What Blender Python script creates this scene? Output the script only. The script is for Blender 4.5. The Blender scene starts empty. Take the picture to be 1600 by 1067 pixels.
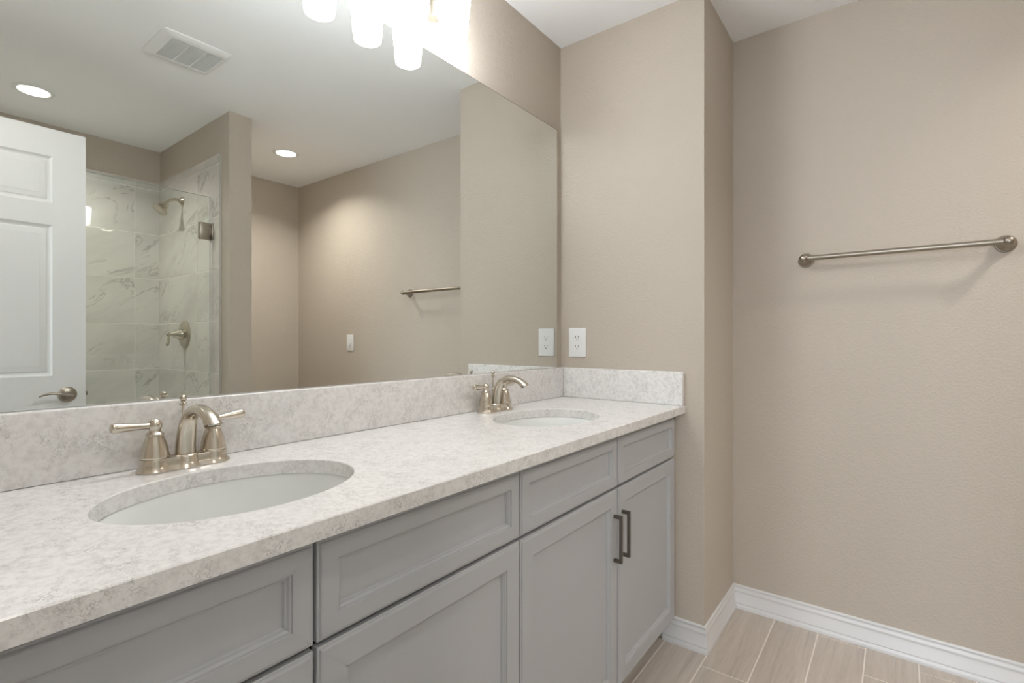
import bpy, bmesh, math, random
from math import pi, sin, cos, radians
from mathutils import Vector, Matrix

S = bpy.context.scene
COL = S.collection
random.seed(7)

# ---------------------------------------------------------------- camera, world, exposure
cam_data = bpy.data.cameras.new('camera')
cam_data.sensor_width = 36.0
cam_data.lens = 787.05 / 1600 * 36
cam_data.shift_y = -2.85 / 1600
cam_data.clip_start = 0.02
cam = bpy.data.objects.new('camera', cam_data)
COL.objects.link(cam)
YAW = radians(37.317)
cam.location = (0.0, -1.174, 1.1516)
cam.rotation_euler = (radians(90), 0, YAW - radians(90))
S.camera = cam

W = bpy.data.worlds.new('world')
S.world = W
W.use_nodes = True
W.node_tree.nodes['Background'].inputs[0].default_value = (0.86, 0.93, 1.0, 1)
W.node_tree.nodes['Background'].inputs[1].default_value = 5.0     # pale daylight outside the bedroom window

# unseen area lamp, added as cool daylight fill aimed through the open doorway
wl = bpy.data.lights.new('added_doorway_fill', 'AREA')
wl.shape = 'RECTANGLE'; wl.size = 1.5; wl.size_y = 1.35; wl.energy = 48.0; wl.color = (0.83, 0.915, 1.0)
wlo = bpy.data.objects.new('added_doorway_fill', wl)
COL.objects.link(wlo)
wlo.location = (-2.93, -1.22, 1.375); wlo.rotation_euler = (radians(90), 0, radians(-90))

S.view_settings.view_transform = 'Standard'
S.view_settings.look = 'None'
S.view_settings.gamma = 1.0
S.view_settings.use_curve_mapping = False
S.view_settings.exposure = 0.24
S.cycles.max_bounces = 14
S.cycles.diffuse_bounces = 7
S.cycles.glossy_bounces = 6
S.cycles.transparent_max_bounces = 16
S.cycles.sample_clamp_indirect = 8.0
S.cycles.blur_glossy = 0.3

SHADE_POWER = 31.0      # radiance of the opal shades
CAN_WATTS = 9.0        # each recessed downlight
LENS_GLOW = 12.0        # look of a downlight lens

# ---------------------------------------------------------------- materials
def srgb(r, g, b):
    f = lambda c: (c / 255 / 12.92) if c / 255 <= 0.04045 else ((c / 255 + 0.055) / 1.055) ** 2.4
    return (f(r), f(g), f(b), 1)

def new_mat(name):
    m = bpy.data.materials.new(name)
    m.use_nodes = True
    nt = m.node_tree
    return m, nt, nt.nodes['Principled BSDF']

def node(nt, kind, **kw):
    n = nt.nodes.new(kind)
    for k, v in kw.items():
        setattr(n, k, v)
    return n

def plain(name, col, rough=0.5, metal=0.0, spec=0.5):
    m, nt, b = new_mat(name)
    b.inputs['Base Color'].default_value = col
    b.inputs['Roughness'].default_value = rough
    b.inputs['Metallic'].default_value = metal
    b.inputs['Specular IOR Level'].default_value = spec
    return m

def paint(name, col, rough, bump_scale, bump, spec=0.3, coarse=None):
    """flat wall paint over sprayed orange-peel texture"""
    m, nt, b = new_mat(name)
    b.inputs['Base Color'].default_value = col
    b.inputs['Roughness'].default_value = rough
    b.inputs['Specular IOR Level'].default_value = spec
    tc = node(nt, 'ShaderNodeTexCoord')
    n1 = node(nt, 'ShaderNodeTexNoise')
    n1.inputs['Scale'].default_value = bump_scale
    n1.inputs['Detail'].default_value = 3
    bp = node(nt, 'ShaderNodeBump')
    bp.inputs['Strength'].default_value = bump
    bp.inputs['Distance'].default_value = 0.002
    nt.links.new(tc.outputs['Object'], n1.inputs['Vector'])
    nt.links.new(n1.outputs['Fac'], bp.inputs['Height'])
    nt.links.new(bp.outputs['Normal'], b.inputs['Normal'])
    return m

M = {}
M['wall'] = paint('beige_wall_paint', (0.50, 0.445, 0.380, 1), 0.6, 125, 0.9)
M['ceiling'] = paint('white_ceiling_paint', (0.905, 0.92, 0.94, 1), 0.8, 60, 0.25, 0.2)
M['trim'] = plain('white_trim_paint', (0.69, 0.685, 0.69, 1), 0.35)
M['door'] = paint('white_door_paint', (0.69, 0.695, 0.685, 1), 0.4, 260, 0.06)
M['cabinet'] = paint('grey_cabinet_paint', (0.450, 0.458, 0.475, 1), 0.42, 420, 0.02, 0.4)
M['cabinet_in'] = plain('shade_black_cabinet_interior', (0.045, 0.045, 0.045, 1), 0.7)  # near-black: the shade seen in the front gaps is put into this colour
M['toe'] = plain('toe_kick_paint', (0.22, 0.22, 0.22, 1), 0.6)
M['nickel'] = plain('brushed_nickel', (0.60, 0.545, 0.465, 1), 0.24, 1.0)
M['nickel_dark'] = plain('satin_nickel_bar', (0.36, 0.32, 0.27, 1), 0.38, 1.0)
M['pewter'] = plain('pewter_pull', (0.17, 0.155, 0.135, 1), 0.42, 0.85)
M['bronze'] = plain('satin_lamp_arm', (0.17, 0.155, 0.13, 1), 0.5, 0.8)
M['chrome'] = plain('polished_chrome', (0.8, 0.8, 0.8, 1), 0.08, 1.0)
M['porcelain'] = plain('white_porcelain', (0.74, 0.755, 0.745, 1), 0.3)
M['plastic'] = plain('white_plastic', (0.80, 0.805, 0.81, 1), 0.3)
M['slot'] = plain('dark_slot', (0.05, 0.05, 0.05, 1), 0.6)
M['carpet'] = plain('beige_carpet', (0.42, 0.38, 0.33, 1), 0.95)
M['caulk'] = plain('white_caulk', (0.72, 0.72, 0.71, 1), 0.6)
M['mirror_edge'] = plain('mirror_edge', (0.10, 0.09, 0.075, 1), 0.4)
M['edge_metal'] = plain('tile_edge_profile', (0.62, 0.61, 0.58, 1), 0.35, 0.6)

def mirror_mat():
    m, nt, b = new_mat('silvered_mirror')
    nt.nodes.remove(b)
    g = node(nt, 'ShaderNodeBsdfGlossy')
    g.inputs['Roughness'].default_value = 0.0
    g.inputs['Color'].default_value = (0.84, 0.865, 0.845, 1)
    nt.links.new(g.outputs[0], nt.nodes['Material Output'].inputs[0])
    return m
M['mirror'] = mirror_mat()

def glass_mat():
    m, nt, b = new_mat('clear_shower_glass')
    nt.nodes.remove(b)
    t = node(nt, 'ShaderNodeBsdfTransparent')
    t.inputs['Color'].default_value = (0.96, 0.975, 0.957, 1)
    g = node(nt, 'ShaderNodeBsdfGlossy')
    g.inputs['Roughness'].default_value = 0.0
    f = node(nt, 'ShaderNodeFresnel')
    ge = node(nt, 'ShaderNodeNewGeometry')                # the ray is not bent, so both faces reflect like air to glass
    io = node(nt, 'ShaderNodeMapRange')
    io.inputs['To Min'].default_value = 1.5; io.inputs['To Max'].default_value = 1 / 1.5
    nt.links.new(ge.outputs['Backfacing'], io.inputs['Value']); nt.links.new(io.outputs[0], f.inputs['IOR'])
    mx = node(nt, 'ShaderNodeMixShader')
    nt.links.new(f.outputs[0], mx.inputs[0])
    nt.links.new(t.outputs[0], mx.inputs[1])
    nt.links.new(g.outputs[0], mx.inputs[2])
    nt.links.new(mx.outputs[0], nt.nodes['Material Output'].inputs[0])
    return m
M['glass'] = glass_mat()
M['glass_edge'] = plain('polished_glass_edge', (0.22, 0.28, 0.245, 1), 0.15)

def emit(name, col, strength):
    m, nt, b = new_mat(name)
    nt.nodes.remove(b)
    e = node(nt, 'ShaderNodeEmission')
    e.inputs[0].default_value = col
    e.inputs[1].default_value = strength
    nt.links.new(e.outputs[0], nt.nodes['Material Output'].inputs[0])
    return m
M['shade'] = emit('lit_opal_glass', (0.94, 0.97, 1.0, 1), SHADE_POWER)
M['bulb'] = emit('lit_bulb', (1.0, 0.98, 0.95, 1), SHADE_POWER * 2.0)
M['lens'] = emit('lit_downlight_lens', (1.0, 0.94, 0.86, 1), LENS_GLOW)

def quartz():
    m, nt, b = new_mat('white_quartz')
    b.inputs['Roughness'].default_value = 0.22
    tc = node(nt, 'ShaderNodeTexCoord')
    warp = node(nt, 'ShaderNodeTexNoise'); warp.inputs['Scale'].default_value = 95; warp.inputs['Detail'].default_value = 3
    add = node(nt, 'ShaderNodeMixRGB', blend_type='LINEAR_LIGHT'); add.inputs[0].default_value = 0.03
    nt.links.new(tc.outputs['Object'], warp.inputs['Vector'])
    nt.links.new(tc.outputs['Object'], add.inputs[1]); nt.links.new(warp.outputs['Color'], add.inputs[2])
    vor = node(nt, 'ShaderNodeTexVoronoi', feature='DISTANCE_TO_EDGE'); vor.inputs['Scale'].default_value = 58
    nt.links.new(add.outputs[0], vor.inputs['Vector'])
    r1 = node(nt, 'ShaderNodeValToRGB')
    r1.color_ramp.elements[0].position = 0.0; r1.color_ramp.elements[0].color = (0, 0, 0, 1)
    r1.color_ramp.elements[1].position = 0.085; r1.color_ramp.elements[1].color = (1, 1, 1, 1)
    nt.links.new(vor.outputs['Distance'], r1.inputs[0])
    patch = node(nt, 'ShaderNodeTexNoise'); patch.inputs['Scale'].default_value = 19; patch.inputs['Detail'].default_value = 6; patch.inputs['Roughness'].default_value = 0.65
    nt.links.new(tc.outputs['Object'], patch.inputs['Vector'])
    r2 = node(nt, 'ShaderNodeValToRGB')
    r2.color_ramp.elements[0].position = 0.47; r2.color_ramp.elements[0].color = (0, 0, 0, 1)
    r2.color_ramp.elements[1].position = 0.62; r2.color_ramp.elements[1].color = (1, 1, 1, 1)
    nt.links.new(patch.outputs['Fac'], r2.inputs[0])
    inv = node(nt, 'ShaderNodeMath', operation='SUBTRACT'); inv.inputs[0].default_value = 1.0
    nt.links.new(r1.outputs[0], inv.inputs[1])
    vein = node(nt, 'ShaderNodeMath', operation='MULTIPLY')
    nt.links.new(inv.outputs[0], vein.inputs[0]); nt.links.new(r2.outputs[0], vein.inputs[1])
    grain = node(nt, 'ShaderNodeTexNoise'); grain.inputs['Scale'].default_value = 75; grain.inputs['Detail'].default_value = 4; grain.inputs['Roughness'].default_value = 0.7
    nt.links.new(tc.outputs['Object'], grain.inputs['Vector'])
    r3 = node(nt, 'ShaderNodeValToRGB')
    r3.color_ramp.elements[0].position = 0.34; r3.color_ramp.elements[0].color = (0.655, 0.642, 0.632, 1)
    r3.color_ramp.elements[1].position = 0.56; r3.color_ramp.elements[1].color = (0.79, 0.782, 0.775, 1)
    nt.links.new(grain.outputs['Fac'], r3.inputs[0])
    mx = node(nt, 'ShaderNodeMixRGB', blend_type='MIX'); mx.inputs[2].default_value = (0.36, 0.35, 0.345, 1)
    sc = node(nt, 'ShaderNodeMath', operation='MULTIPLY'); sc.inputs[1].default_value = 0.8
    nt.links.new(vein.outputs[0], sc.inputs[0]); nt.links.new(sc.outputs[0], mx.inputs[0])
    nt.links.new(r3.outputs[0], mx.inputs[1])
    nt.links.new(mx.outputs[0], b.inputs['Base Color'])
    return m
M['quartz'] = quartz()

def plank():
    """wood-look porcelain: grain runs along x, every plank its own shift"""
    m, nt, b = new_mat('wood_look_tile')
    b.inputs['Roughness'].default_value = 0.45
    tc = node(nt, 'ShaderNodeTexCoord')
    geo = node(nt, 'ShaderNodeNewGeometry')
    cmb = node(nt, 'ShaderNodeCombineXYZ')
    mul = node(nt, 'ShaderNodeMath', operation='MULTIPLY'); mul.inputs[1].default_value = 37.0
    nt.links.new(geo.outputs['Random Per Island'], mul.inputs[0])
    nt.links.new(mul.outputs[0], cmb.inputs[0]); nt.links.new(mul.outputs[0], cmb.inputs[2])
    add = node(nt, 'ShaderNodeVectorMath', operation='ADD')
    nt.links.new(tc.outputs['Object'], add.inputs[0]); nt.links.new(cmb.outputs[0], add.inputs[1])
    mp = node(nt, 'ShaderNodeMapping'); mp.inputs['Scale'].default_value = (1.1, 19, 1)
    nt.links.new(add.outputs[0], mp.inputs['Vector'])
    n1 = node(nt, 'ShaderNodeTexNoise'); n1.inputs['Scale'].default_value = 2.2; n1.inputs['Detail'].default_value = 7; n1.inputs['Roughness'].default_value = 0.6; n1.inputs['Distortion'].default_value = 0.5
    nt.links.new(mp.outputs[0], n1.inputs['Vector'])
    mp2 = node(nt, 'ShaderNodeMapping'); mp2.inputs['Scale'].default_value = (7, 160, 1)
    nt.links.new(add.outputs[0], mp2.inputs['Vector'])
    n2 = node(nt, 'ShaderNodeTexNoise'); n2.inputs['Scale'].default_value = 3; n2.inputs['Detail'].default_value = 3
    nt.links.new(mp2.outputs[0], n2.inputs['Vector'])
    mixf = node(nt, 'ShaderNodeMixRGB'); mixf.inputs[0].default_value = 0.3
    nt.links.new(n1.outputs['Fac'], mixf.inputs[1]); nt.links.new(n2.outputs['Fac'], mixf.inputs[2])
    r = node(nt, 'ShaderNodeValToRGB')
    e = r.color_ramp.elements
    e[0].position = 0.30; e[0].color = (0.37, 0.32, 0.285, 1)
    e[1].position = 0.68; e[1].color = (0.585, 0.525, 0.47, 1)
    x = e.new(0.48); x.color = (0.50, 0.445, 0.395, 1)
    nt.links.new(mixf.outputs[0], r.inputs[0])
    nt.links.new(r.outputs[0], b.inputs['Base Color'])
    return m
M['plank'] = plank()
M['grout'] = plain('beige_grout', (0.80, 0.73, 0.67, 1), 0.8)
M['tile_grout'] = plain('white_tile_grout', (0.86, 0.85, 0.82, 1), 0.7)

def marble():
    """glazed white marble-look tile; the UV of each tile is its own, so the print repeats as it does on real tile"""
    m, nt, b = new_mat('marble_look_tile')
    b.inputs['Roughness'].default_value = 0.13
    tc = node(nt, 'ShaderNodeTexCoord')
    mr_ = node(nt, 'ShaderNodeMapping'); mr_.inputs['Rotation'].default_value = (0, 0, radians(-30))
    mp = node(nt, 'ShaderNodeMapping'); mp.inputs['Scale'].default_value = (0.9, 2.4, 1)
    nt.links.new(tc.outputs['UV'], mr_.inputs['Vector']); nt.links.new(mr_.outputs[0], mp.inputs['Vector'])
    wn = node(nt, 'ShaderNodeTexNoise'); wn.inputs['Scale'].default_value = 3.2; wn.inputs['Detail'].default_value = 6; wn.inputs['Roughness'].default_value = 0.62; wn.inputs['Distortion'].default_value = 1.4
    nt.links.new(mp.outputs[0], wn.inputs['Vector'])
    # ridged noise -> thin veins
    a = node(nt, 'ShaderNodeMath', operation='SUBTRACT'); a.inputs[1].default_value = 0.5
    ab = node(nt, 'ShaderNodeMath', operation='ABSOLUTE')
    nt.links.new(wn.outputs['Fac'], a.inputs[0]); nt.links.new(a.outputs[0], ab.inputs[0])
    r1 = node(nt, 'ShaderNodeValToRGB')
    r1.color_ramp.elements[0].position = 0.0; r1.color_ramp.elements[0].color = (1, 1, 1, 1)
    r1.color_ramp.elements[1].position = 0.024; r1.color_ramp.elements[1].color = (0, 0, 0, 1)
    nt.links.new(ab.outputs[0], r1.inputs[0])
    msk = node(nt, 'ShaderNodeTexNoise'); msk.inputs['Scale'].default_value = 2.6; msk.inputs['Detail'].default_value = 3
    nt.links.new(mp.outputs[0], msk.inputs['Vector'])
    r2 = node(nt, 'ShaderNodeValToRGB')
    r2.color_ramp.elements[0].position = 0.47; r2.color_ramp.elements[0].color = (0, 0, 0, 1)
    r2.color_ramp.elements[1].position = 0.62; r2.color_ramp.elements[1].color = (1, 1, 1, 1)
    nt.links.new(msk.outputs['Fac'], r2.inputs[0])
    v = node(nt, 'ShaderNodeMath', operation='MULTIPLY')
    nt.links.new(r1.outputs[0], v.inputs[0]); nt.links.new(r2.outputs[0], v.inputs[1])
    sc = node(nt, 'ShaderNodeMath', operation='MULTIPLY'); sc.inputs[1].default_value = 0.62
    nt.links.new(v.outputs[0], sc.inputs[0])
    cl = node(nt, 'ShaderNodeTexNoise'); cl.inputs['Scale'].default_value = 2.0; cl.inputs['Detail'].default_value = 4
    nt.links.new(mp.outputs[0], cl.inputs['Vector'])
    r3 = node(nt, 'ShaderNodeValToRGB')
    r3.color_ramp.elements[0].position = 0.35; r3.color_ramp.elements[0].color = (0.57, 0.55, 0.515, 1)
    r3.color_ramp.elements[1].position = 0.6; r3.color_ramp.elements[1].color = (0.67, 0.65, 0.615, 1)
    nt.links.new(cl.outputs['Fac'], r3.inputs[0])
    mx = node(nt, 'ShaderNodeMixRGB'); mx.inputs[2].default_value = (0.25, 0.235, 0.215, 1)
    nt.links.new(sc.outputs[0], mx.inputs[0]); nt.links.new(r3.outputs[0], mx.inputs[1])
    nt.links.new(mx.outputs[0], b.inputs['Base Color'])
    return m
M['marble'] = marble()

# ---------------------------------------------------------------- mesh helpers
def box(bm, x0, x1, y0, y1, z0, z1, bev=0.0, seg=2, mi=0):
    vs = [bm.verts.new(p) for p in ((x0, y0, z0), (x1, y0, z0), (x1, y1, z0), (x0, y1, z0),
                                    (x0, y0, z1), (x1, y0, z1), (x1, y1, z1), (x0, y1, z1))]
    fs = [bm.faces.new([vs[i] for i in q]) for q in ((0, 3, 2, 1), (4, 5, 6, 7), (0, 1, 5, 4), (1, 2, 6, 5), (2, 3, 7, 6), (3, 0, 4, 7))]
    for f in fs:
        f.material_index = mi
    if bev > 0:
        es = list({e for f in fs for e in f.edges})
        r = bmesh.ops.bevel(bm, geom=es, offset=bev, segments=seg, affect='EDGES', profile=0.5)
        for f in r['faces']:
            f.material_index = mi
    return fs

def ring_between(bm, a, b):
    n = len(a)
    return [bm.faces.new((a[i], a[(i + 1) % n], b[(i + 1) % n], b[i])) for i in range(n)]

def basis(axis):
    z = Vector(axis).normalized()
    t = Vector((0, 0, 1)) if abs(z.z) < 0.9 else Vector((0, 1, 0))
    x = t.cross(z).normalized()
    return x, z.cross(x).normalized(), z

def lathe(bm, prof, origin=(0, 0, 0), axis=(0, 0, 1), segs=40, sx=1.0, sy=1.0, closed=False):
    """prof: [(radius, height)]; radius 0 closes the end with a point; open ends are capped unless closed is a loop"""
    X, Y, Z = basis(axis)
    o = Vector(origin)
    rings = []
    for r, h in prof:
        if r <= 1e-7:
            rings.append([bm.verts.new(o + Z * h)])
        else:
            rings.append([bm.verts.new(o + Z * h + X * (r * sx * cos(2 * pi * k / segs)) + Y * (r * sy * sin(2 * pi * k / segs))) for k in range(segs)])
    seq = list(zip(rings[:-1], rings[1:]))
    if closed:
        seq.append((rings[-1], rings[0]))
    for a, b in seq:
        if len(a) == 1 and len(b) == 1:
            continue
        if len(a) == 1:
            for k in range(segs):
                bm.faces.new((a[0], b[(k + 1) % segs], b[k]))
        elif len(b) == 1:
            for k in range(segs):
                bm.faces.new((a[k], a[(k + 1) % segs], b[0]))
        else:
            ring_between(bm, a, b)
    if not closed:
        if len(rings[0]) > 1:
            bm.faces.new(list(reversed(rings[0])))
        if len(rings[-1]) > 1:
            bm.faces.new(rings[-1])

def catmull(pts, n=8):
    P = [Vector(p) for p in pts]
    P = [2 * P[0] - P[1]] + P + [2 * P[-1] - P[-2]]
    out = []
    for i in range(1, len(P) - 2):
        for k in range(n):
            t = k / n
            a, b, c, d = P[i - 1:i + 3]
            out.append(0.5 * ((2 * b) + (c - a) * t + (2 * a - 5 * b + 4 * c - d) * t * t + (3 * b - a - 3 * c + d) * t ** 3))
    out.append(P[-2])
    return out

def tube(bm, pts, radii, segs=24, flat=1.0, smooth=8, up=(1, 0, 0), cut=None):
    """a swept round bar; radii per control point; flat squashes the section across the side direction"""
    ctl = pts
    if smooth:
        P = catmull([tuple(p) for p in ctl], smooth)
        Rv = catmull([(r, 0, 0) for r in radii], smooth)
        R = [v.x for v in Rv]
    else:
        P = [Vector(p) for p in ctl]; R = list(radii)
    rings = []
    U = Vector(up).normalized()
    for i, p in enumerate(P):
        t = (P[min(i + 1, len(P) - 1)] - P[max(i - 1, 0)]).normalized()
        s = (U - t * U.dot(t)).normalized()
        n = t.cross(s).normalized()
        rings.append([bm.verts.new(p + s * (R[i] * cos(2 * pi * k / segs)) + n * (R[i] * flat * sin(2 * pi * k / segs))) for k in range(segs)])
    if cut is not None:                                  # the mouth is cut along this plane instead of square to the bar
        n = Vector(cut).normalized()
        t = (P[-1] - P[-2]).normalized()
        for v in rings[-1]:
            v.co += t * ((P[-1] - v.co).dot(n) / t.dot(n))
    for a, b in zip(rings[:-1], rings[1:]):
        ring_between(bm, a, b)
    bm.faces.new(list(reversed(rings[0])))
    bm.faces.new(rings[-1])

def prism(bm, pts2, z0, z1):
    """extrude a plan outline (list of (x, y)) from z0 to z1"""
    a = [bm.verts.new((x, y, z0)) for x, y in pts2]
    b = [bm.verts.new((x, y, z1)) for x, y in pts2]
    ring_between(bm, a, b)
    bm.faces.new(list(reversed(a))); bm.faces.new(b)

def sweep_plan(bm, path, prof, closed_ends=True):
    """prof [(out, z)] carried along a plan path with mitred corners; out = to the left of travel"""
    P = [Vector((x, y)) for x, y in path]
    rings = []
    for i, p in enumerate(P):
        d0 = (P[i] - P[i - 1]).normalized() if i > 0 else None
        d1 = (P[i + 1] - P[i]).normalized() if i < len(P) - 1 else None
        if d0 is None: d0 = d1
        if d1 is None: d1 = d0
        n0 = Vector((-d0.y, d0.x)); n1 = Vector((-d1.y, d1.x))
        m = (n0 + n1) / (1 + n0.dot(n1))
        rings.append([bm.verts.new((p.x + m.x * o, p.y + m.y * o, z)) for o, z in prof])
    for a, b in zip(rings[:-1], rings[1:]):
        ring_between(bm, a, b)
    bm.faces.new(list(reversed(rings[0]))); bm.faces.new(rings[-1])

def obj(name, bm, mats, parent=None, angle=35, world=True):
    """link ONE mesh object; with world=True the mesh was built in world coordinates and is moved to its parent's frame"""
    bmesh.ops.recalc_face_normals(bm, faces=bm.faces[:])
    if parent is not None and world:
        off = Vector(parent.location)
        q = parent.parent
        while q is not None:
            off += Vector(q.location); q = q.parent
        for v in bm.verts:
            v.co -= off
    me = bpy.data.meshes.new(name)
    bm.to_mesh(me)
    bm.free()
    for m in (mats if isinstance(mats, (list, tuple)) else [mats]):
        me.materials.append(m)
    for p in me.polygons:
        p.use_smooth = True
    me.set_sharp_from_angle(angle=radians(angle))
    o = bpy.data.objects.new(name, me)
    COL.objects.link(o)
    if parent is not None:
        o.parent = parent
    return o

def thing(name, label, cat, loc, group=None):
    o = bpy.data.objects.new(name, None)
    o.empty_display_size = 0.05
    COL.objects.link(o)
    o.location = loc
    o['label'] = label; o['category'] = cat
    if group: o['group'] = group
    return o

def struct(name, bm, mats, label, cat, parent=None, angle=35):
    o = obj(name, bm, mats, parent, angle)
    o['kind'] = 'structure'
    o['label'] = label; o['category'] = cat
    return o

def copy_tree(o, parent=None):
    c = o.copy()
    COL.objects.link(c)
    if parent is not None:
        c.parent = parent
    for ch in [x for x in bpy.data.objects if x.parent == o]:
        copy_tree(ch, c)
    return c

B = bmesh.new

# ---------------------------------------------------------------- room dimensions
H = 2.44
X_END, Y_END = 1.904, -0.613          # partition beside the vanity
K = -0.0085                           # the towel wall is a hair out of square
X_TOW = lambda y: 2.320 + K * (-y - 0.613)
Y_BACK = -2.858
X_LEFT = -0.14
SX0, SX1, SY = 1.291, 1.414, -1.811   # stub wall at the end of the shower
ZC, ZB = 0.9036, 1.0306               # worktop, top of backsplash
YW = 0.006                            # plaster behind the mirror
MX0, MX1, MZ1 = -0.135, 1.867, 2.0657

# ---- floor: grout bed with wood-look planks
bm = B()
box(bm, X_LEFT - 0.12, 2.45, Y_BACK - 0.12, 0.12, -0.12, -0.0012, mi=1)
pw, pl, g = 0.1533, 0.914, 0.0044
off = {0: 1.36, 1: 1.823, 2: 1.55, 3: 2.290, 4: 2.110, 5: 2.247, -1: 1.15, -2: 1.7, 6: 1.9, 7: 1.62}
for r in range(-3, 17):
    y1 = -0.471 - r * pw
    y0 = y1 - pw
    y0c, y1c = max(y0 + g / 2, Y_BACK - 0.02), min(y1 - g / 2, 0.0)
    if y1c - y0c < 0.01:
        continue
    s = off.get(r, 1.823 + 0.31 * r) % pl
    x = s - 2 * pl
    while x < 2.36:
        a, b = max(x + g / 2, X_LEFT - 0.05), min(x + pl - g / 2, 2.36)
        if b - a > 0.01:
            box(bm, a, b, y0c, y1c, -0.004, 0.0, bev=0.0007, seg=1)
        x += pl
struct('floor', bm, [M['plank'], M['grout']], 'wood-look plank tile floor with light grout lines', 'floor')

# ---- ceiling
bm = B(); box(bm, X_LEFT - 0.12, 2.45, Y_BACK - 0.12, 0.126, H, H + 0.1)
struct('ceiling', bm, M['ceiling'], 'flat white ceiling above the vanity', 'ceiling')

# ---- walls
bm = B(); box(bm, X_LEFT - 0.12, 2.45, YW, YW + 0.12, 0, H)
struct('wall_vanity', bm, M['wall'], 'beige wall behind the big mirror and the lamps', 'wall')
bm = B()
prism(bm, [(X_END, YW), (X_END, Y_END + 0.003), (X_END + 0.0009, Y_END + 0.0009), (X_END + 0.003, Y_END), (2.45, Y_END), (2.45, YW)], 0, H)
struct('wall_end', bm, M['wall'], 'beige partition wall closing the right end of the vanity', 'wall')
bm = B(); prism(bm, [(X_TOW(Y_END), Y_END), (X_TOW(Y_BACK), Y_BACK), (2.45, Y_BACK), (2.45, Y_END)], 0, H)
struct('wall_towel', bm, M['wall'], 'beige wall carrying the long towel bar', 'wall')
bm = B(); box(bm, X_LEFT - 0.12, 2.45, Y_BACK - 0.12, Y_BACK, 0, H)
struct('wall_back', bm, M['wall'], 'beige wall opposite the mirror, seen in its reflection', 'wall')
bm = B(); box(bm, SX0, SX1, Y_BACK, SY, 0, H)
struct('wall_shower', bm, M['wall'], 'short beige wall at the end of the shower', 'wall')
DY0, DY1, DZ = -1.645, -0.875, 2.045
bm = B()
box(bm, X_LEFT - 0.12, X_LEFT, DY1, YW, 0, H)
box(bm, X_LEFT - 0.12, X_LEFT, Y_BACK, DY0, 0, H)
box(bm, X_LEFT - 0.12, X_LEFT, DY0, DY1, DZ, H)
struct('wall_left', bm, M['wall'], 'beige wall with the open doorway beside the vanity', 'wall')
# door casing round the opening (both jambs and head)
bm = B()
for x0, x1 in ((X_LEFT, X_LEFT + 0.014), (X_LEFT - 0.134, X_LEFT - 0.12)):
    box(bm, x0, x1, DY1, DY1 + 0.06, 0, DZ + 0.06, 0.003)
    if x0 < X_LEFT: box(bm, x0, x1, DY0 - 0.06, DY0, 0, DZ + 0.06, 0.003)
    box(bm, x0, x1, DY0, DY1, DZ, DZ + 0.06, 0.003)
struct('trim_1', bm, M['trim'], 'white casing around the open doorway', 'door casing')

# ---- the bedroom the doorway opens to
HX, HY0, HY1 = -2.95, -2.95, 0.9
bm = B(); box(bm, HX - 0.12, X_LEFT - 0.12, HY0, HY1, -0.12, -0.002)
struct('floor_bedroom', bm, M['carpet'], 'beige carpet floor beyond the doorway', 'floor')
bm = B(); box(bm, HX - 0.12, X_LEFT - 0.12, HY0, HY1, H, H + 0.1)
struct('ceiling_bedroom', bm, M['ceiling'], 'white ceiling of the room beyond the doorway', 'ceiling')
for nm, y0, y1 in (('wall_bedroom_near', HY0 - 0.12, HY0), ('wall_bedroom_far', HY1, HY1 + 0.12)):
    bm = B(); box(bm, HX - 0.12, X_LEFT - 0.12, y0, y1, 0, H)
    struct(nm, bm, M['wall'], 'beige side wall of the room beyond the doorway', 'wall')
bm = B()
box(bm, HX - 0.12, HX, HY0, -2.0, 0, H); box(bm, HX - 0.12, HX, -0.44, HY1, 0, H)
box(bm, HX - 0.12, HX, -2.0, -0.44, 0, 0.67); box(bm, HX - 0.12, HX, -2.0, -0.44, 2.08, H)
struct('wall_bedroom_window', bm, M['wall'], 'beige wall with a window beyond the doorway', 'wall')
bm = B(); box(bm, X_LEFT - 0.12, X_LEFT - 0.005, YW + 0.12, HY1, 0, H); box(bm, X_LEFT - 0.12, X_LEFT - 0.005, HY0, Y_BACK - 0.12, 0, H)
struct('wall_bedroom_door', bm, M['wall'], 'beige wall of the next room continuing beside the bathroom', 'wall')
bm = B()
for a in (-2.0, -1.24, -0.48): box(bm, HX - 0.09, HX - 0.05, a, a + 0.04, 0.67, 2.08)
for a in (0.67, 1.355, 2.04): box(bm, HX - 0.088, HX - 0.052, -1.96, -0.48, a, a + 0.04)
struct('window_1', bm, M['trim'], 'white window frame of the room beyond the doorway', 'window')

# ---- baseboards: one mitred run along the partition, its return and the towel wall
bp = [(0, 0), (0.0165, 0), (0.0165, 0.008), (0.0155, 0.013), (0.0125, 0.0175), (0.0118, 0.020), (0.0132, 0.0225), (0.0132, 0.0255),
      (0.0115, 0.028), (0.0108, 0.062), (0.0095, 0.065), (0.0095, 0.069), (0.0105, 0.0715), (0.0098, 0.077), (0.0068, 0.082), (0.0058, 0.0865),
      (0.0062, 0.0885), (0.0075, 0.0905), (0.0078, 0.0935), (0.0065, 0.0965), (0.004, 0.098), (0, 0.098)]
bm = B()
sweep_plan(bm, [(X_TOW(Y_BACK), Y_BACK), (X_TOW(Y_END), Y_END), (X_END, Y_END), (X_END, -0.46)], bp)
struct('baseboard_right', bm, M['trim'], 'white moulded baseboard turning the corner by the vanity', 'baseboard')
bm = B()
sweep_plan(bm, [(SX0, SY), (SX1, SY), (SX1, Y_BACK), (X_TOW(Y_BACK), Y_BACK)][::-1], [(o, z) for o, z in bp])
struct('baseboard_back', bm, M['trim'], 'white moulded baseboard along the back wall and shower stub', 'baseboard')

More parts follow.
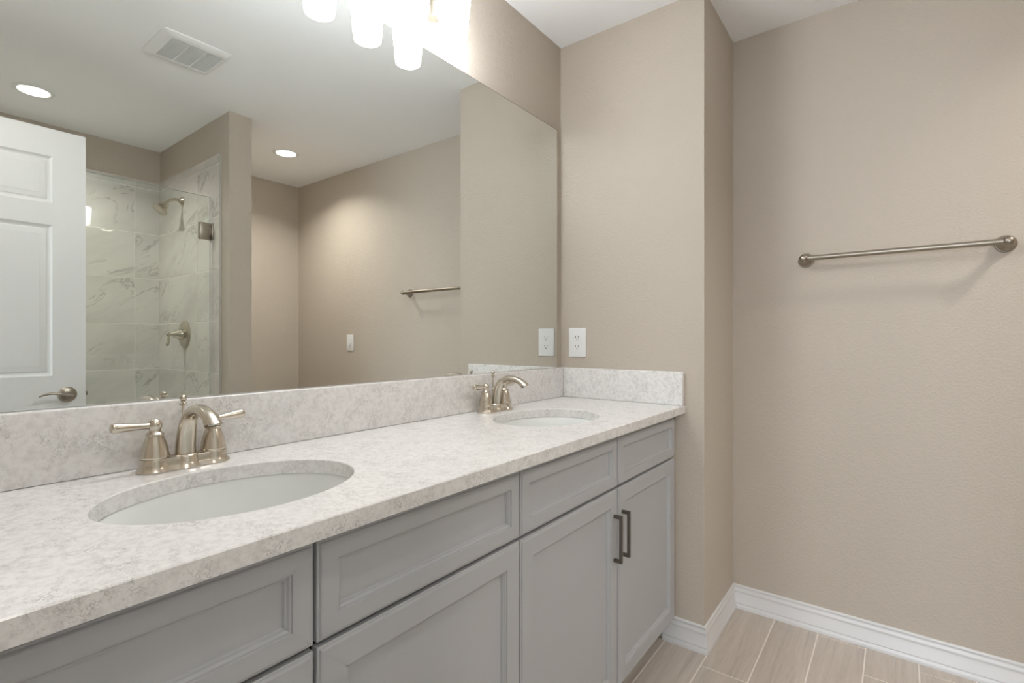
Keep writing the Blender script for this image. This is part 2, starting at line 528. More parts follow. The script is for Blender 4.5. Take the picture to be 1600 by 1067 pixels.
# ---- shower tile: each wall is one mesh of tiles over a grout bed, each tile carries its own UV
def tile_wall(name, label, ulist, zlist, place, und):
    """place(u, z, d) -> world point, d = distance out of the wall"""
    bm = B()
    uv = bm.loops.layers.uv.new('UVMap')
    def quadbox(u0, u1, z0, z1, d, mi, ofs=(0, 0), ch=0.0):
        rings = []
        for dd, c in ((0.0005, 0), (d - ch, 0), (d, ch)):
            rings.append([bm.verts.new(place(u, z, dd)) for u, z in ((u0 + c, z0 + c), (u1 - c, z0 + c), (u1 - c, z1 - c), (u0 + c, z1 - c))])
        fs = ring_between(bm, rings[0], rings[1])
        if ch > 0: fs += ring_between(bm, rings[1], rings[2])
        fs.append(bm.faces.new(rings[2])); fs.append(bm.faces.new(rings[0][::-1]))
        cs = {}
        for R in rings:
            for v, (u, z) in zip(R, ((u0, z0), (u1, z0), (u1, z1), (u0, z1))):
                cs[v] = (u - u0 + ofs[0], z - z0 + ofs[1])
        for f in fs:
            f.material_index = mi
            for l in f.loops:
                l[uv].uv = cs[l.vert]
    quadbox(ulist[0], ulist[-1], zlist[0], zlist[-1], 0.0085, 1)
    gg = 0.0017
    for i in range(len(ulist) - 1):
        for j in range(len(zlist) - 1):
            k = (und + i * 3 + (j // 2 if j < 4 else j)) % 5
            quadbox(ulist[i] + gg, ulist[i + 1] - gg, zlist[j] + gg, zlist[j + 1] - gg, 0.010, 0, (k * 1.9, k * 2.7), 0.0008)
    return struct(name, bm, [M['marble'], M['tile_grout']], label, 'tile')
zl = [0.0] + [0.0485 + 0.3025 * k for k in range(8)] + [2.22]
ZT = 0.956
zl = [0.0] + [ZT + 0.3025 * k for k in range(-3, 5)] + [2.22]
tile_wall('wall_tile_back', 'white marble-look tile on the long shower wall', [X_LEFT, 0.533, 1.143, SX0], zl, lambda u, z, d: (u, Y_BACK + d, z), 0)
tile_wall('wall_tile_side', 'white marble-look tile behind the shower head and valve', [-2.848, -2.22, -1.911], zl, lambda u, z, d: (SX0 - d, u, z), 2)
tile_wall('wall_tile_left', 'white marble-look tile at the far end of the shower', [-2.848, -2.22, -1.911], zl, lambda u, z, d: (X_LEFT + d, u, z), 4)
bm = B(); box(bm, SX0 - 0.013, SX0 + 0.0, -1.911, -1.9075, 0.0, 2.222)
struct('trim_2', bm, M['edge_metal'], 'metal edge strip finishing the shower tile', 'tile trim')
bm = B()
box(bm, X_LEFT, SX0 - 0.010, -2.848, -2.075, 0.0, 0.03, 0.0, mi=0)
struct('floor_shower', bm, M['tile_grout'], 'pale shower floor behind the glass', 'shower floor')
bm = B(); box(bm, X_LEFT + 0.0005, SX0 - 0.0105, -2.075, -1.955, 0.0, 0.10, 0.004)
struct('trim_3', bm, M['quartz'], 'white stone shower curb under the glass', 'shower curb')

# ---- shower glass: hinged door and fixed light
GY = -2.016
gd = thing('shower_door', 'frameless clear glass shower door with nickel hinges', 'shower door', (0.58, GY, 0.112))
def glass_pane(x0, x1, z0, z1, parent, name='glass_pane'):
    bm = B()
    box(bm, x0, x1, GY - 0.005, GY + 0.005, z0, z1)
    bmesh.ops.recalc_face_normals(bm, faces=bm.faces[:])
    for f in bm.faces:
        if abs(f.normal.y) < 0.5: f.material_index = 1
    return obj(name, bm, [M['glass'], M['glass_edge']], parent)
glass_pane(0.585, 1.272, 0.112, 1.985, gd)
for z in (1.782, 0.33):
    bm = B()
    box(bm, 1.212, 1.268, GY + 0.006, GY + 0.013, z - 0.048, z + 0.048, 0.002)
    box(bm, 1.212, 1.268, GY - 0.013, GY - 0.006, z - 0.048, z + 0.048, 0.002)
    box(bm, 1.250, 1.2805, GY - 0.010, GY + 0.012, z - 0.024, z + 0.024, 0.002)
    box(bm, 1.2735, 1.2805, GY - 0.028, GY + 0.028, z - 0.048, z + 0.048, 0.002)
    hg = obj('hinge', bm, M['nickel_dark'], gd)
gp = thing('glass_screen', 'fixed clear glass shower panel behind the open white door', 'shower panel', (0.2, GY, 0.101))
glass_pane(X_LEFT + 0.013, 0.579, 0.101, 1.985, gp)

# ---- shower head and valve on the tiled stub wall
XT = SX0 - 0.010
sh = thing('shower_sprayer', 'nickel shower head on a curved arm above the shower valve', 'shower head', (XT, -2.445, 2.05))
y0, z0 = -2.445, 2.034
bm = B(); lathe(bm, [(0.0, 0), (0.030, 0), (0.030, 0.003), (0.026, 0.008), (0.016, 0.014), (0.012, 0.022), (0, 0.022)], (XT, y0, z0), (-1, 0, 0), 32)
obj('flange', bm, M['nickel'], sh)
bm = B(); tube(bm, [(XT - 0.004, y0, z0), (XT - 0.034, y0, z0 + 0.004), (XT - 0.062, y0, z0 - 0.004), (XT - 0.082, y0, z0 - 0.022), (XT - 0.094, y0, z0 - 0.038)], [0.0095] * 5, 20, up=(0, 1, 0))
obj('arm', bm, M['nickel'], sh)
ax = Vector((-0.62, 0, -0.78)).normalized()
o0 = Vector((XT - 0.085, y0, z0 - 0.028))
bm = B(); lathe(bm, [(0, 0), (0.013, 0), (0.015, 0.006), (0.015, 0.016), (0.022, 0.020), (0.022, 0.030), (0.026, 0.036), (0.034, 0.050), (0.044, 0.058), (0.046, 0.062), (0.046, 0.067), (0.041, 0.070), (0, 0.070)], o0, ax, 40)
obj('spray_head', bm, M['nickel'], sh)
sv = thing('shower_valve', 'round nickel shower valve with drop lever on marble tile', 'shower valve', (XT, -2.405, 1.185))
yv, zv = -2.405, 1.185
bm = B(); lathe(bm, [(0, 0), (0.088, 0), (0.088, 0.004), (0.082, 0.009), (0.074, 0.010), (0.070, 0.014), (0.040, 0.018), (0, 0.018)], (XT, yv, zv), (-1, 0, 0), 48)
obj('escutcheon', bm, M['nickel'], sv)
bm = B(); lathe(bm, [(0, 0.016), (0.034, 0.016), (0.034, 0.024), (0.030, 0.034), (0.020, 0.060), (0.010, 0.078), (0.009, 0.082), (0.0125, 0.086), (0.0125, 0.096), (0.008, 0.101), (0, 0.102)], (XT, yv, zv), (-1, 0, 0), 36)
hd = obj('handle', bm, M['nickel'], sv)
bm = B(); tube(bm, [(XT - 0.090, yv, zv - 0.004), (XT - 0.092, yv, zv - 0.03), (XT - 0.096, yv, zv - 0.058), (XT - 0.099, yv, zv - 0.072)], [0.0055, 0.0065, 0.009, 0.0065], 18, up=(0, 1, 0))
obj('lever', bm, M['nickel'], sv)

# ---- door leaf, standing open in front of the shower
DX0, DX1, DYF, DYB, DTOP = -0.137, 0.621, -1.642, -1.677, 2.035
bm = B()
pan_x = [DX0 + 0.11, DX0 + 0.329, DX0 + 0.431, DX1 - 0.109]
pan_z = [0.24, 0.80, 1.000, 1.632, 1.723, 1.919]
for yf, sg in ((DYF, -1), (DYB, 1)):
    xs = [DX0] + pan_x + [DX1]; zs = [0.012] + pan_z + [DTOP]
    grid = {(i, j): bm.verts.new((x, yf, z)) for i, x in enumerate(xs) for j, z in enumerate(zs)}
    for i in range(5):
        for j in range(7):
            q = [grid[i, j], grid[i + 1, j], grid[i + 1, j + 1], grid[i, j + 1]]
            if i in (1, 3) and j in (1, 3, 5):
                prev = q
                x0, x1, z0_, z1_ = xs[i], xs[i + 1], zs[j], zs[j + 1]
                for d, dp in ((0.003, 0.0025), (0.008, 0.006), (0.013, 0.0075), (0.017, 0.0075), (0.020, 0.0055), (0.036, 0.0035), (0.038, 0.0030), (0.040, 0.0022)):
                    cur = [bm.verts.new((x, yf + sg * dp, z)) for x, z in ((x0 + d, z0_ + d), (x1 - d, z0_ + d), (x1 - d, z1_ - d), (x0 + d, z1_ - d))]
                    ring_between(bm, prev, cur); prev = cur
                bm.faces.new(prev)
            else:
                bm.faces.new(q)
    if sg == -1: front = grid
    else: back = grid
n_i, n_j = 5, 7
loop = [(i, 0) for i in range(n_i)] + [(n_i, j) for j in range(n_j)] + [(i, n_j) for i in range(n_i, 0, -1)] + [(0, j) for j in range(n_j, 0, -1)]
ring_between(bm, [front[k] for k in loop], [back[k] for k in loop])
door = thing('door_1', 'white six-panel door standing open before the shower', 'door', (DX0, DYF - 0.0175, 0.0))
door['kind'] = 'structure'
obj('door_leaf', bm, M['door'], door, angle=20)
# lever set
xl, zl_ = 0.559, 0.918
for sg, yf in ((1, DYF), (-1, DYB)):
    bm = B()
    lathe(bm, [(0, -0.0005), (0.033, -0.0005), (0.033, 0.003), (0.030, 0.007), (0.022, 0.010), (0.014, 0.013), (0.012, 0.03), (0.012, 0.046), (0, 0.047)], (xl, yf, zl_), (0, sg, 0), 40)
    yy = yf + sg * 0.044
    tube(bm, [(xl + 0.012, yy, zl_ - 0.002), (xl - 0.008, yy, zl_), (xl - 0.032, yy + sg * 0.002, zl_ + 0.007), (xl - 0.058, yy + sg * 0.002, zl_ + 0.011), (xl - 0.080, yy, zl_ + 0.007), (xl - 0.096, yy - sg * 0.003, zl_ - 0.001)],
         [0.0075, 0.010, 0.0085, 0.0072, 0.0062, 0.0042], 20, flat=0.75, up=(0, 1, 0))
    obj('door_lever', bm, M['nickel_dark'], door)
bm = B()
box(bm, DX1 - 0.004, DX1 + 0.0015, DYB + 0.005, DYF - 0.005, zl_ - 0.028, zl_ + 0.028, 0.001)
box(bm, DX1 - 0.004, DX1 + 0.010, DYB + 0.011, DYF - 0.011, zl_ - 0.010, zl_ + 0.010, 0.002)
obj('door_latch', bm, M['nickel_dark'], door)
for z in (0.25, 1.05, 1.80):
    bm = B(); lathe(bm, [(0.006, -0.045), (0.006, 0.045)], (DX0 + 0.001, DYF + 0.007, z), (0, 0, 1), 16)
    obj('door_hinge', bm, M['nickel_dark'], door)

# ---- vanity cabinets: two units side by side, each with two false drawer fronts over two doors
YFACE, YFRAME = -0.514, -0.4945
def front_panel(bm, x0, x1, z0, z1, stile):
    prof = [(0.0, 0.0185), (0.0, 0.0045), (0.0012, 0.0035), (0.0035, 0.0035), (0.0050, 0.0008), (0.0065, 0.0), (stile, 0.0), (stile + 0.0006, 0.0028),
            (stile + 0.0032, 0.0030), (stile + 0.0048, 0.0048), (stile + 0.0060, 0.0066), (stile + 0.0082, 0.0068), (stile + 0.0094, 0.0104), (stile + 0.0100, 0.0112)]
    gap = 0.00022
    c = [(x0, z0), (x1, z0), (x1, z1), (x0, z1)]
    inn = [(1, 1), (-1, 1), (-1, -1), (1, -1)]
    for s in range(4):                                   # four rails, mitred at the corners
        a, b = s, (s + 1) % 4
        horiz = s in (0, 2)
        sgn = 1 if s in (0, 1) else -1
        L = []; R = []
        for d, dp in prof:
            pa = [c[a][0] + inn[a][0] * d, c[a][1] + inn[a][1] * d]
            pb = [c[b][0] + inn[b][0] * d, c[b][1] + inn[b][1] * d]
            k = 0 if horiz else 1
            pa[k] += sgn * gap; pb[k] -= sgn * gap
            L.append(bm.verts.new((pa[0], YFACE + dp, pa[1]))); R.append(bm.verts.new((pb[0], YFACE + dp, pb[1])))
        for i in range(len(prof) - 1):
            bm.faces.new((L[i], R[i], R[i + 1], L[i + 1]))
    d = stile + 0.009
    box(bm, x0 + d, x1 - d, YFACE + 0.0110, YFACE + 0.0185, z0 + d, z1 - d)
    box(bm, x0 + 0.002, x1 - 0.002, YFACE + 0.0150, YFACE + 0.0186, z0 + 0.002, z1 - 0.002)

def bar_pull(bm, x, zc, half=0.069, proj=0.026, t=0.0095):
    y = YFACE
    box(bm, x - t / 2, x + t / 2, y - proj, y - proj + t * 0.9, zc - half, zc + half, 0.0008, 1)
    for s in (-1, 1):
        zz = zc + s * (half - t / 2)
        box(bm, x - t / 2, x + t / 2, y - proj + t * 0.8, y + 0.0005, zz - t / 2, zz + t / 2, 0.0006, 1)

ZD0, ZD1, ZF0, ZF1 = 0.1075, 0.7060, 0.7140, 0.8610
def cabinet(x0, xm, x1, xr, label, pulls, filler=None):
    t = thing('vanity_cabinet', label, 'cabinet', ((x0 + x1) / 2, -0.25, 0.0), 'grey vanity cabinets')
    bm = B()
    zt = ZC - 0.0287
    box(bm, x0 + 0.001, x0 + 0.017, YFRAME + 0.019, -0.005, 0.102, zt)
    box(bm, x1 - 0.017, x1 - 0.001, YFRAME + 0.019, -0.005, 0.102, zt)
    box(bm, x0 + 0.017, x1 - 0.017, YFRAME + 0.019, -0.005, 0.102, 0.118)
    box(bm, x0 + 0.017, x1 - 0.017, -0.012, -0.005, 0.118, zt)
    obj('carcass', bm, M['cabinet_in'], t)
    bm = B()
    xl = x0 + 0.001; xrr = xr - 0.0005
    for a, b in ((xl, xl + 0.016), (x1 - 0.017, xrr)):
        box(bm, a, b, YFRAME, YFRAME + 0.0185, 0.102, zt)
    for a, b in ((0.102, 0.118), (0.852, zt)):
        box(bm, xl + 0.016, x1 - 0.017, YFRAME, YFRAME + 0.0185, a, b)
    obj('face_frame', bm, M['cabinet'], t)
    bm = B(); box(bm, xl, xrr, -0.440, -0.425, 0.0, 0.102)
    obj('toe_kick', bm, M['toe'], t)
    for a, b in ((x0 + 0.0015, xm - 0.003), (xm + 0.003, x1 - 0.0015)):
        bm = B(); front_panel(bm, a, b, ZF0, ZF1, 0.0325)
        obj('drawer_front', bm, M['cabinet'], t, angle=14)
    for (a, b), px in zip(((x0 + 0.0015, xm - 0.003), (xm + 0.003, x1 - 0.0015)), pulls):
        bm = B(); front_panel(bm, a, b, ZD0, ZD1, 0.0470)
        d = obj('door', bm, M['cabinet'], t, angle=14)
        bm = B(); bar_pull(bm, px, 0.567)
        h = obj('handle', bm, M['pewter'], d)
        h['label'] = 'square pewter bar pull'
    return t
cabinet(-0.084, 0.404, 0.8985, 0.8985, 'grey double-door vanity cabinet under the nearer sink', (0.377, 0.4325))
cabinet(0.8985, 1.3910, 1.8765, 1.9035, 'grey double-door vanity cabinet under the farther sink, beside the partition', (1.3625, 1.4165))
bm = B(); box(bm, X_LEFT + 0.0005, -0.0835, YFRAME, YFRAME + 0.0185, 0.0, ZC - 0.0287)
o = obj('filler_strip', bm, M['cabinet']); o['label'] = 'narrow grey filler strip between vanity cabinet and doorway wall'; o['category'] = 'filler strip'

# ---- worktop with two oval cut-outs, backsplash and side splash
SINKS = [(0.402, -0.283), (1.360, -0.279)]
SA, SB = 0.200, 0.154
CX0, CX1, CY0, CY1 = X_LEFT + 0.001, X_END - 0.001, -0.5437, YW - 0.0005
bm = B()
def oval(cx, cy, a, b, z, n=96):
    return [bm.verts.new((cx + a * cos(2 * pi * k / n), cy + b * sin(2 * pi * k / n), z)) for k in range(n)]
def rect(i, z):
    return [bm.verts.new(p) for p in ((CX0, CY0 + i, z), (CX1, CY0 + i, z), (CX1, CY1, z), (CX0, CY1, z))]
zt, zb_, e = ZC, ZC - 0.0282, 0.0018
R0, R1, R2 = rect(e, zt), rect(0, zt - e), rect(0, zb_)
loops_top, loops_bot = [R0], [R2]
ring_between(bm, R0, R1); ring_between(bm, R1, R2)
for cx, cy in SINKS:
    a0, a1, a2 = oval(cx, cy, SA + e, SB + e, zt), oval(cx, cy, SA, SB, zt - e), oval(cx, cy, SA, SB, zb_)
    ring_between(bm, a0, a1); ring_between(bm, a1, a2)
    loops_top.append(a0); loops_bot.append(a2)
for loops in (loops_top, loops_bot):
    es = []
    for L in loops:
        for k in range(len(L)):
            ed = bm.edges.get((L[k], L[(k + 1) % len(L)]))
            es.append(ed)
    bmesh.ops.triangle_fill(bm, edges=es, use_beauty=True)
ct = thing('countertop', 'white speckled quartz worktop with two oval sink cut-outs', 'countertop', (0.88, -0.27, ZC))
obj('worktop', bm, M['quartz'], ct, angle=30)
bm = B(); box(bm, CX0, CX1, -0.020, YW - 0.001, ZC + 0.0003, ZB, 0.0030, 3)
obj('backsplash', bm, M['quartz'], ct)
bm = B(); box(bm, X_END - 0.0215, CX1, -0.5400, -0.0203, ZC + 0.0003, ZB, 0.0030, 3)
obj('side_splash', bm, M['quartz'], ct)

# ---- undermount sinks
def sink(cx, cy, label):
    t = thing('sink', label, 'sink', (cx, cy, ZC - 0.0285), 'undermount oval sinks')
    bm = B()
    zr = -0.0004
    prof = [(1.14, zr), (1.012, zr), (0.995, -0.006), (0.955, -0.03), (0.92, -0.065), (0.85, -0.10), (0.72, -0.128), (0.52, -0.146), (0.30, -0.153), (0.115, -0.156),
            (0.115, -0.164), (0.32, -0.163), (0.56, -0.156), (0.77, -0.138), (0.90, -0.108), (0.965, -0.07), (1.0, -0.03), (1.03, -0.012), (1.14, -0.010)]
    rings = []
    n = 72
    for r, h in prof:
        rings.append([bm.verts.new((r * SA * cos(2 * pi * k / n), r * SB * sin(2 * pi * k / n), h)) for k in range(n)])
    for a, b in zip(rings, rings[1:] + rings[:1]):
        ring_between(bm, a, b)
    obj('basin', bm, M['porcelain'], t, world=False, angle=50)
    bm = B(); lathe(bm, [(0.0, -0.166), (0.020, -0.166), (0.0225, -0.1555), (0.024, -0.1545), (0.023, -0.1530), (0.019, -0.1540), (0.0175, -0.151), (0.012, -0.1485), (0, -0.148)], (0, 0, 0), (0, 0, 1), 32)
    obj('drain', bm, M['nickel'], t, world=False)
    return t
sink(*SINKS[0], 'oval white undermount sink nearest the camera')
sink(*SINKS[1], 'oval white undermount sink near the partition wall')

# ---- centre-set faucets
def faucet(x, y, label):
    t = thing('faucet', label, 'faucet', (x, y, ZC + 0.0004), 'brushed nickel faucets')
    n = M['nickel']
    bm = B()
    foot = [(0, 0), (0.0298, 0), (0.0300, 0.0018), (0.0290, 0.0036), (0.0268, 0.0070), (0.0252, 0.0110), (0.0244, 0.0160), (0.0242, 0.0232), (0.0236, 0.0242), (0.0222, 0.0246), (0.0222, 0.0262), (0, 0.0262)]
    for s in (-1, 1):
        lathe(bm, foot, (s * 0.051, 0, 0), (0, 0, 1), 40)
    lathe(bm, [(0, 0), (0.0302, 0), (0.0304, 0.0018), (0.0292, 0.0036), (0.0266, 0.0070), (0.0246, 0.0110), (0.0236, 0.0160), (0.0232, 0.0222), (0.0222, 0.0236), (0.0205, 0.0252), (0, 0.0252)], (0, -0.002, 0), (0, 0, 1), 40)
    # bridge between the feet, same stepped profile
    pr = [(0.0262, 0), (0.0264, 0.0018), (0.0252, 0.0036), (0.0226, 0.0070), (0.0208, 0.0110), (0.0200, 0.0160), (0.0198, 0.0215), (0.0185, 0.0232)]
    A = [bm.verts.new((-0.051, -r, h)) for r, h in pr] + [bm.verts.new((-0.051, r, h)) for r, h in reversed(pr)]
    Bv = [bm.verts.new((0.051, -r, h)) for r, h in pr] + [bm.verts.new((0.051, r, h)) for r, h in reversed(pr)]
    ring_between(bm, A, Bv); bm.faces.new(A[::-1]); bm.faces.new(Bv)
    obj('base_plate', bm, n, t, world=False)
    # arched spout
    bm = B()
    tube(bm, [(0, -0.001, 0.020), (0, -0.003, 0.047), (0, -0.011, 0.079), (0, -0.029, 0.1040), (0, -0.057, 0.1145), (0, -0.086, 0.1135), (0, -0.110, 0.1055), (0, -0.127, 0.0935)],
         [0.0185, 0.0175, 0.0158, 0.0138, 0.0128, 0.0126, 0.0134, 0.0150], 32, flat=0.80, cut=(0, -0.28, -0.96))
    sp = obj('spout', bm, n, t, world=False, angle=50)
    bm = B()
    d = Vector((0, -0.28, -0.96))
    lathe(bm, [(0, 0), (0.0092, 0), (0.0092, 0.003), (0.006, 0.003), (0, 0.0028)], (0, -0.1262, 0.0941), d, 24)
    obj('aerator', bm, M['chrome'], sp, world=False)
    for s in (-1, 1):
        bm = B()
        lathe(bm, [(0, 0.0255), (0.0228, 0.0255), (0.0236, 0.0268), (0.0236, 0.0290), (0.0224, 0.0320), (0.0220, 0.034), (0.0205, 0.045), (0.0176, 0.056), (0.0142, 0.0645), (0.0134, 0.0665), (0.0148, 0.0680), (0.0148, 0.0705),
                   (0.0128, 0.0725), (0.0100, 0.0750), (0.0094, 0.0770), (0.0104, 0.0800), (0.0118, 0.0840), (0.0118, 0.0880), (0.0100, 0.0930), (0.0064, 0.0968), (0.0020, 0.0988), (0, 0.0990)], (s * 0.051, 0, 0), (0, 0, 1), 40)
        h = obj('handle', bm, n, t, world=False, angle=40)
        bm = B()
        p0 = Vector((s * 0.051, 0, 0.0855)); dr = Vector((s, -0.08 if s < 0 else 0.16, 0.06)).normalized()
        tube(bm, [p0 + dr * k for k in ((0.004, 0.014, 0.026, 0.042, 0.055, 0.064, 0.0685, 0.0700) if s < 0 else (0.004, 0.013, 0.024, 0.038, 0.051, 0.060, 0.0645, 0.0660))], [0.0066, 0.0056, 0.0062, 0.0078, 0.0090, 0.0092, 0.0078, 0.0040], 24, up=(0, 0, 1), smooth=5)
        obj('lever', bm, n, h, world=False, angle=50)
    bm = B()
    lathe(bm, [(0, 0.020), (0.0042, 0.020), (0.0042, 0.075), (0.0030, 0.078), (0.0021, 0.079), (0.0021, 0.117), (0.0050, 0.118), (0.0064, 0.1200), (0.0064, 0.1225), (0.0040, 0.1240), (0.0035, 0.1255),
               (0.0052, 0.1270), (0.0066, 0.1305), (0.0066, 0.1335), (0.0050, 0.1370), (0.0022, 0.1385), (0, 0.1388)], (0, 0.0105, 0), (0, 0, 1), 24)
    obj('lift_rod', bm, n, t, world=False, angle=40)
    return t
faucet(0.3985, -0.062, 'brushed nickel two-handle faucet at the nearer sink')
faucet(1.363, -0.062, 'brushed nickel two-handle faucet at the farther sink near the partition')

# ---- mirror
bm = B()
box(bm, MX0, MX1, 0.0, YW - 0.0002, ZB + 0.0008, MZ1)
bmesh.ops.recalc_face_normals(bm, faces=bm.faces[:])
for f in bm.faces:
    f.material_index = 1
ed = 0.0016                                             # the silvering has gone dark along the top and right edge
for co, no in (((MX1 - ed, 0, 0), (1, 0, 0)), ((0, 0, MZ1 - ed), (0, 0, 1))):
    bmesh.ops.bisect_plane(bm, geom=bm.verts[:] + bm.edges[:] + bm.faces[:], plane_co=co, plane_no=no)
for f in bm.faces:
    c = f.calc_center_median()
    if f.normal.y < -0.5 and c.x < MX1 - ed and c.z < MZ1 - ed: f.material_index = 0
mr = thing('wall_mirror', 'large frameless mirror on the wall behind the vanity', 'mirror', (0.87, 0.0, ZB + 0.0008))
obj('mirror_glass', bm, [M['mirror'], M['mirror_edge']], mr)

# ---- vanity light: bar on the wall with four opal glass shades
LX = (0.631, 0.791, 0.951, 1.111)
vl = thing('vanity_light', 'nickel bath bar with four lit opal glass shades', 'wall light', (0.871, YW, 2.24))
bm = B(); box(bm, 0.561, 1.181, -0.020, YW - 0.0002, 2.215, 2.285, 0.004)
obj('back_plate', bm, M['nickel_dark'], vl)
YL = -0.103
for x in LX:
    bm = B()
    lathe(bm, [(0, -0.082), (0.019, -0.082), (0.021, -0.080), (0.021, -0.077), (0.015, -0.072), (0.0125, -0.060), (0.0115, 0.0), (0, 0.0)], (x - 0.006, -0.026, 2.235), (0, 0, 1), 28)
    tube(bm, [(x - 0.006, -0.024, 2.225), (x - 0.003, -0.05, 2.262), (x, -0.082, 2.260), (x, YL, 2.245), (x, YL, 2.230)], [0.0075] * 5, 16)
    a = obj('arm', bm, M['bronze'], vl)
    bm = B()
    lathe(bm, [(0, 0.0), (0.020, 0.0), (0.022, 0.004), (0.022, 0.026), (0.012, 0.034), (0, 0.034)], (x, YL, 2.204), (0, 0, 1), 28)
    obj('socket', bm, M['nickel_dark'], a)
    bm = B()
    prof = [(0.0405, 2.062), (0.0425, 2.085), (0.0500, 2.165), (0.0520, 2.187), (0.0510, 2.1965), (0.0465, 2.2025), (0.0390, 2.2045), (0.0215, 2.2045),
            (0.0215, 2.2015), (0.0380, 2.2015), (0.0450, 2.1995), (0.0485, 2.194), (0.0490, 2.186), (0.0470, 2.165), (0.0395, 2.085), (0.0378, 2.063)]
    lathe(bm, prof, (x, YL, 0), (0, 0, 1), 48, closed=True)
    s_ = obj('lamp_shade', bm, M['shade'], vl, angle=50)
    bm = B()
    lathe(bm, [(0, 2.093), (0.014, 2.096), (0.025, 2.109), (0.029, 2.125), (0.026, 2.142), (0.017, 2.160), (0.013, 2.175), (0.013, 2.2035), (0, 2.2035)], (x, YL, 0), (0, 0, 1), 28)
    obj('bulb', bm, M['bulb'], s_, angle=50)

# ---- recessed downlights
def downlight(x, y, label, watts=CAN_WATTS):
    t = thing('recessed_light', label, 'ceiling light', (x, y, H), 'recessed ceiling lights')
    bm = B()
    lathe(bm, [(0.0625, -0.0004), (0.082, -0.0004), (0.083, -0.003), (0.078, -0.006), (0.066, -0.007), (0.0625, -0.004)], (0, 0, 0), (0, 0, 1), 48, closed=True)
    obj('trim_ring', bm, M['plastic'], t, world=False)
    bm = B()
    lathe(bm, [(0.0628, -0.0012), (0.0628, -0.0035), (0.040, -0.0050), (0.0, -0.0056)], (0, 0, 0), (0, 0, 1), 48)
    obj('lens', bm, M['lens'], t, world=False)
    ld = bpy.data.lights.new('downlight_lamp', 'AREA')
    ld.shape = 'DISK'; ld.size = 0.12; ld.energy = watts; ld.color = (1.0, 0.955, 0.895); ld.spread = radians(138)
    lo = bpy.data.objects.new('downlight_lamp', ld); COL.objects.link(lo)
    lo.parent = t; lo.location = (0, 0, -0.0072)
    return t
downlight(1.820, -2.174, 'lit round ceiling downlight beyond the shower stub wall')
downlight(0.572, -2.370, 'lit round ceiling downlight over the shower', 7.5)

downlight(0.16, -1.20, 'unseen ceiling downlight added as fill just inside the doorway, left of the mirror view', 2.6)  # added out of view to brighten the floor and cabinets

# ---- exhaust fan grille
fx0, fx1, fy0, fy1 = 0.779, 1.048, -1.494, -1.215
ef = thing('exhaust_fan', 'white louvred exhaust fan grille on the ceiling', 'exhaust fan', ((fx0 + fx1) / 2, (fy0 + fy1) / 2, H))
bm = B()
def rr(x0, x1, y0, y1, z, r=0.016, k=5):
    out = []
    for cx, cy, a0 in ((x1 - r, y1 - r, 0), (x0 + r, y1 - r, 90), (x0 + r, y0 + r, 180), (x1 - r, y0 + r, 270)):
        for i in range(k + 1):
            a = radians(a0 + 90 * i / k)
            out.append(bm.verts.new((cx + r * cos(a), cy + r * sin(a), z)))
    return out
gx0, gx1, gy0, gy1 = 0.823, 1.027, -1.453, -1.258
seq = [rr(fx0, fx1, fy0, fy1, H - 0.0003), rr(fx0, fx1, fy0, fy1, H - 0.004), rr(fx0 + 0.004, fx1 - 0.004, fy0 + 0.004, fy1 - 0.004, H - 0.0065), rr(fx0 + 0.022, fx1 - 0.010, fy0 + 0.014, fy1 - 0.026, H - 0.0125),
       rr(gx0 - 0.006, gx1 + 0.004, gy0 - 0.005, gy1 + 0.005, H - 0.0135, 0.004), rr(gx0, gx1, gy0, gy1, H - 0.0128, 0.002), rr(gx0, gx1, gy0, gy1, H - 0.0015, 0.002)]
for a, b in zip(seq[:-1], seq[1:]): ring_between(bm, a, b)
bm.faces.new(seq[-1]); bm.faces.new(seq[0])
obj('cover', bm, M['plastic'], ef, angle=30)
bm = B()
nl = 18
for i in range(nl):
    y = gy0 + (gy1 - gy0) * (i + 0.5) / nl
    vs = [(y - 0.0026, H - 0.0040), (y + 0.0010, H - 0.0126), (y + 0.0042, H - 0.0126), (y + 0.0006, H - 0.0040)]
    a = [bm.verts.new((gx0, yy, zz)) for yy, zz in vs]; b = [bm.verts.new((gx1, yy, zz)) for yy, zz in vs]
    ring_between(bm, a, b); bm.faces.new(a[::-1]); bm.faces.new(b)
for k in (1, 2):
    x = gx0 + (gx1 - gx0) * k / 3
    box(bm, x - 0.0022, x + 0.0022, gy0, gy1, H - 0.0127, H - 0.0045)
obj('louvres', bm, M['plastic'], ef, angle=30)

# ---- towel bar
def lerp_tow(y): return X_TOW(y)
ty0, ty1, tz = -0.888, -1.462, 1.468
tb = thing('towel_bar', 'brushed nickel towel bar on the bare beige wall', 'towel bar', (X_TOW(-1.17), -1.17, tz))
xb = lambda y: X_TOW(y) - 0.064
bm = B(); tube(bm, [(xb(ty0 - 0.002), ty0 - 0.002, tz), (xb(ty1), ty1 + 0.002, tz)], [0.0098, 0.0098], 24, smooth=0, up=(0, 0, 1))
obj('bar', bm, M['nickel_dark'], tb)
for y in (ty0, ty1):
    bm = B()
    lathe(bm, [(0, 0.0), (0.0285, 0.0), (0.0285, 0.004), (0.0270, 0.007), (0.0240, 0.008), (0.0235, 0.012), (0.0205, 0.016), (0.0150, 0.026), (0.0125, 0.040), (0.0125, 0.048), (0.0142, 0.052), (0.0160, 0.060), (0.0160, 0.066), (0.0142, 0.073), (0.0100, 0.078), (0.0045, 0.0805), (0, 0.081)],
          (X_TOW(y) + 0.0002, y, tz), (-1, 0, 0), 36)
    obj('mount', bm, M['nickel_dark'], tb, angle=40)

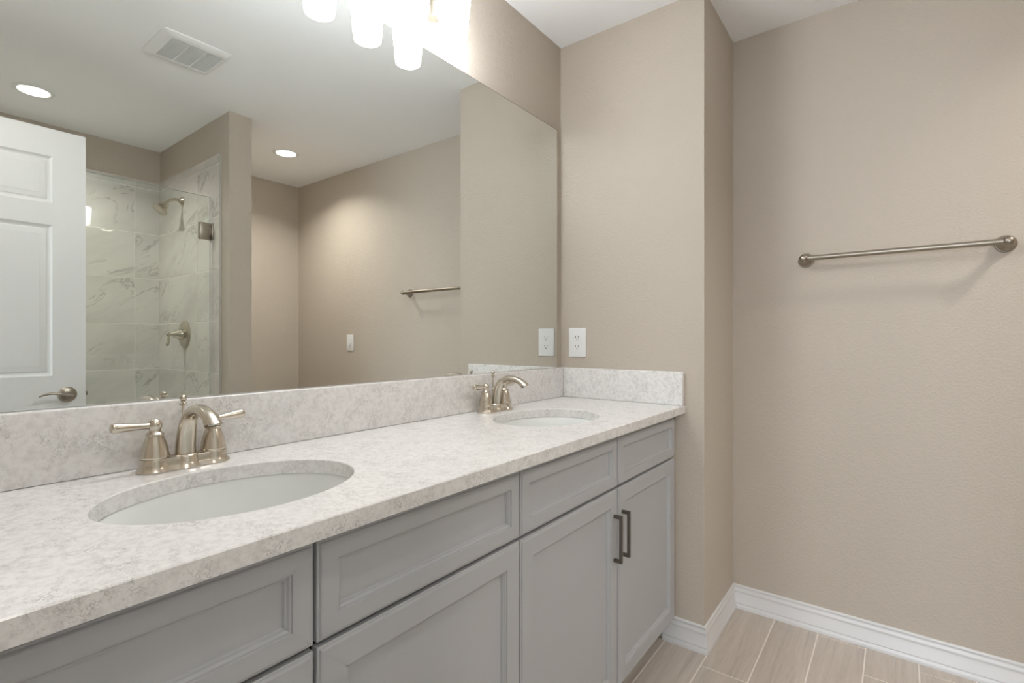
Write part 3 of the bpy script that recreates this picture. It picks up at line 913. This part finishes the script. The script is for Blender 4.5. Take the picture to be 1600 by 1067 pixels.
# ---- duplex outlet on the partition
oy, oz = -0.080, 1.1395
ou = thing('wall_outlet', 'white duplex power outlet on the partition beside the mirror', 'outlet', (X_END, oy, oz))
bm = B(); box(bm, X_END - 0.0055, X_END + 0.0002, oy - 0.042, oy + 0.042, oz - 0.062, oz + 0.062, 0.0028, 3)
obj('cover_plate', bm, M['plastic'], ou)
for s in (1, -1):
    bm = B()
    zc_ = oz + s * 0.0195
    pts = []
    for k in range(32):
        a = 2 * pi * k / 32
        pts.append((oy + 0.0172 * cos(a), zc_ + max(-0.0128, min(0.0128, 0.0172 * sin(a)))))
    a_ = [bm.verts.new((X_END - 0.0052, y, z)) for y, z in pts]; b_ = [bm.verts.new((X_END - 0.0072, y, z)) for y, z in pts]
    ring_between(bm, a_, b_); bm.faces.new(a_[::-1]); bm.faces.new(b_)
    rc = obj('receptacle', bm, M['plastic'], ou)
    bm = B()
    for dy, hh in ((0.0064, 0.0042), (-0.0064, 0.0036)):
        box(bm, X_END - 0.0074, X_END - 0.0065, oy + dy - 0.0012, oy + dy + 0.0012, zc_ + 0.0035 - hh, zc_ + 0.0035 + hh)
    lathe(bm, [(0.0027, 0), (0.0027, 0.0009)], (X_END - 0.0065, oy, zc_ - 0.0072), (-1, 0, 0), 14)
    obj('slots', bm, M['slot'], rc)
bm = B(); lathe(bm, [(0, 0), (0.0030, 0), (0.0026, 0.0012), (0, 0.0014)], (X_END - 0.0053, oy, oz), (-1, 0, 0), 16)
obj('screw', bm, M['plastic'], ou)

# ---- toggle switch on the towel wall, seen in the mirror
sy, sz = -2.132, 1.128
xw = X_TOW(sy)
sw = thing('light_switch', 'single toggle switch on the beige wall beyond the towel bar', 'light switch', (xw, sy, sz))
bm = B(); box(bm, xw - 0.0055, xw + 0.0006, sy - 0.042, sy + 0.042, sz - 0.062, sz + 0.062, 0.0028, 3)
obj('cover_plate', bm, M['plastic'], sw)
bm = B()
a = [(xw - 0.005, sz - 0.012), (xw - 0.014, sz - 0.020), (xw - 0.018, sz - 0.016), (xw - 0.0055, sz + 0.010)]
A = [bm.verts.new((x, sy - 0.005, z)) for x, z in a]; Bv = [bm.verts.new((x, sy + 0.005, z)) for x, z in a]
ring_between(bm, A, Bv); bm.faces.new(A[::-1]); bm.faces.new(Bv)
obj('toggle', bm, M['plastic'], sw)
for s in (1, -1):
    bm = B(); lathe(bm, [(0, 0), (0.0030, 0), (0.0026, 0.0012), (0, 0.0014)], (xw - 0.0053, sy, sz + s * 0.030), (-1, 0, 0), 16)
    obj('screw', bm, M['plastic'], sw)
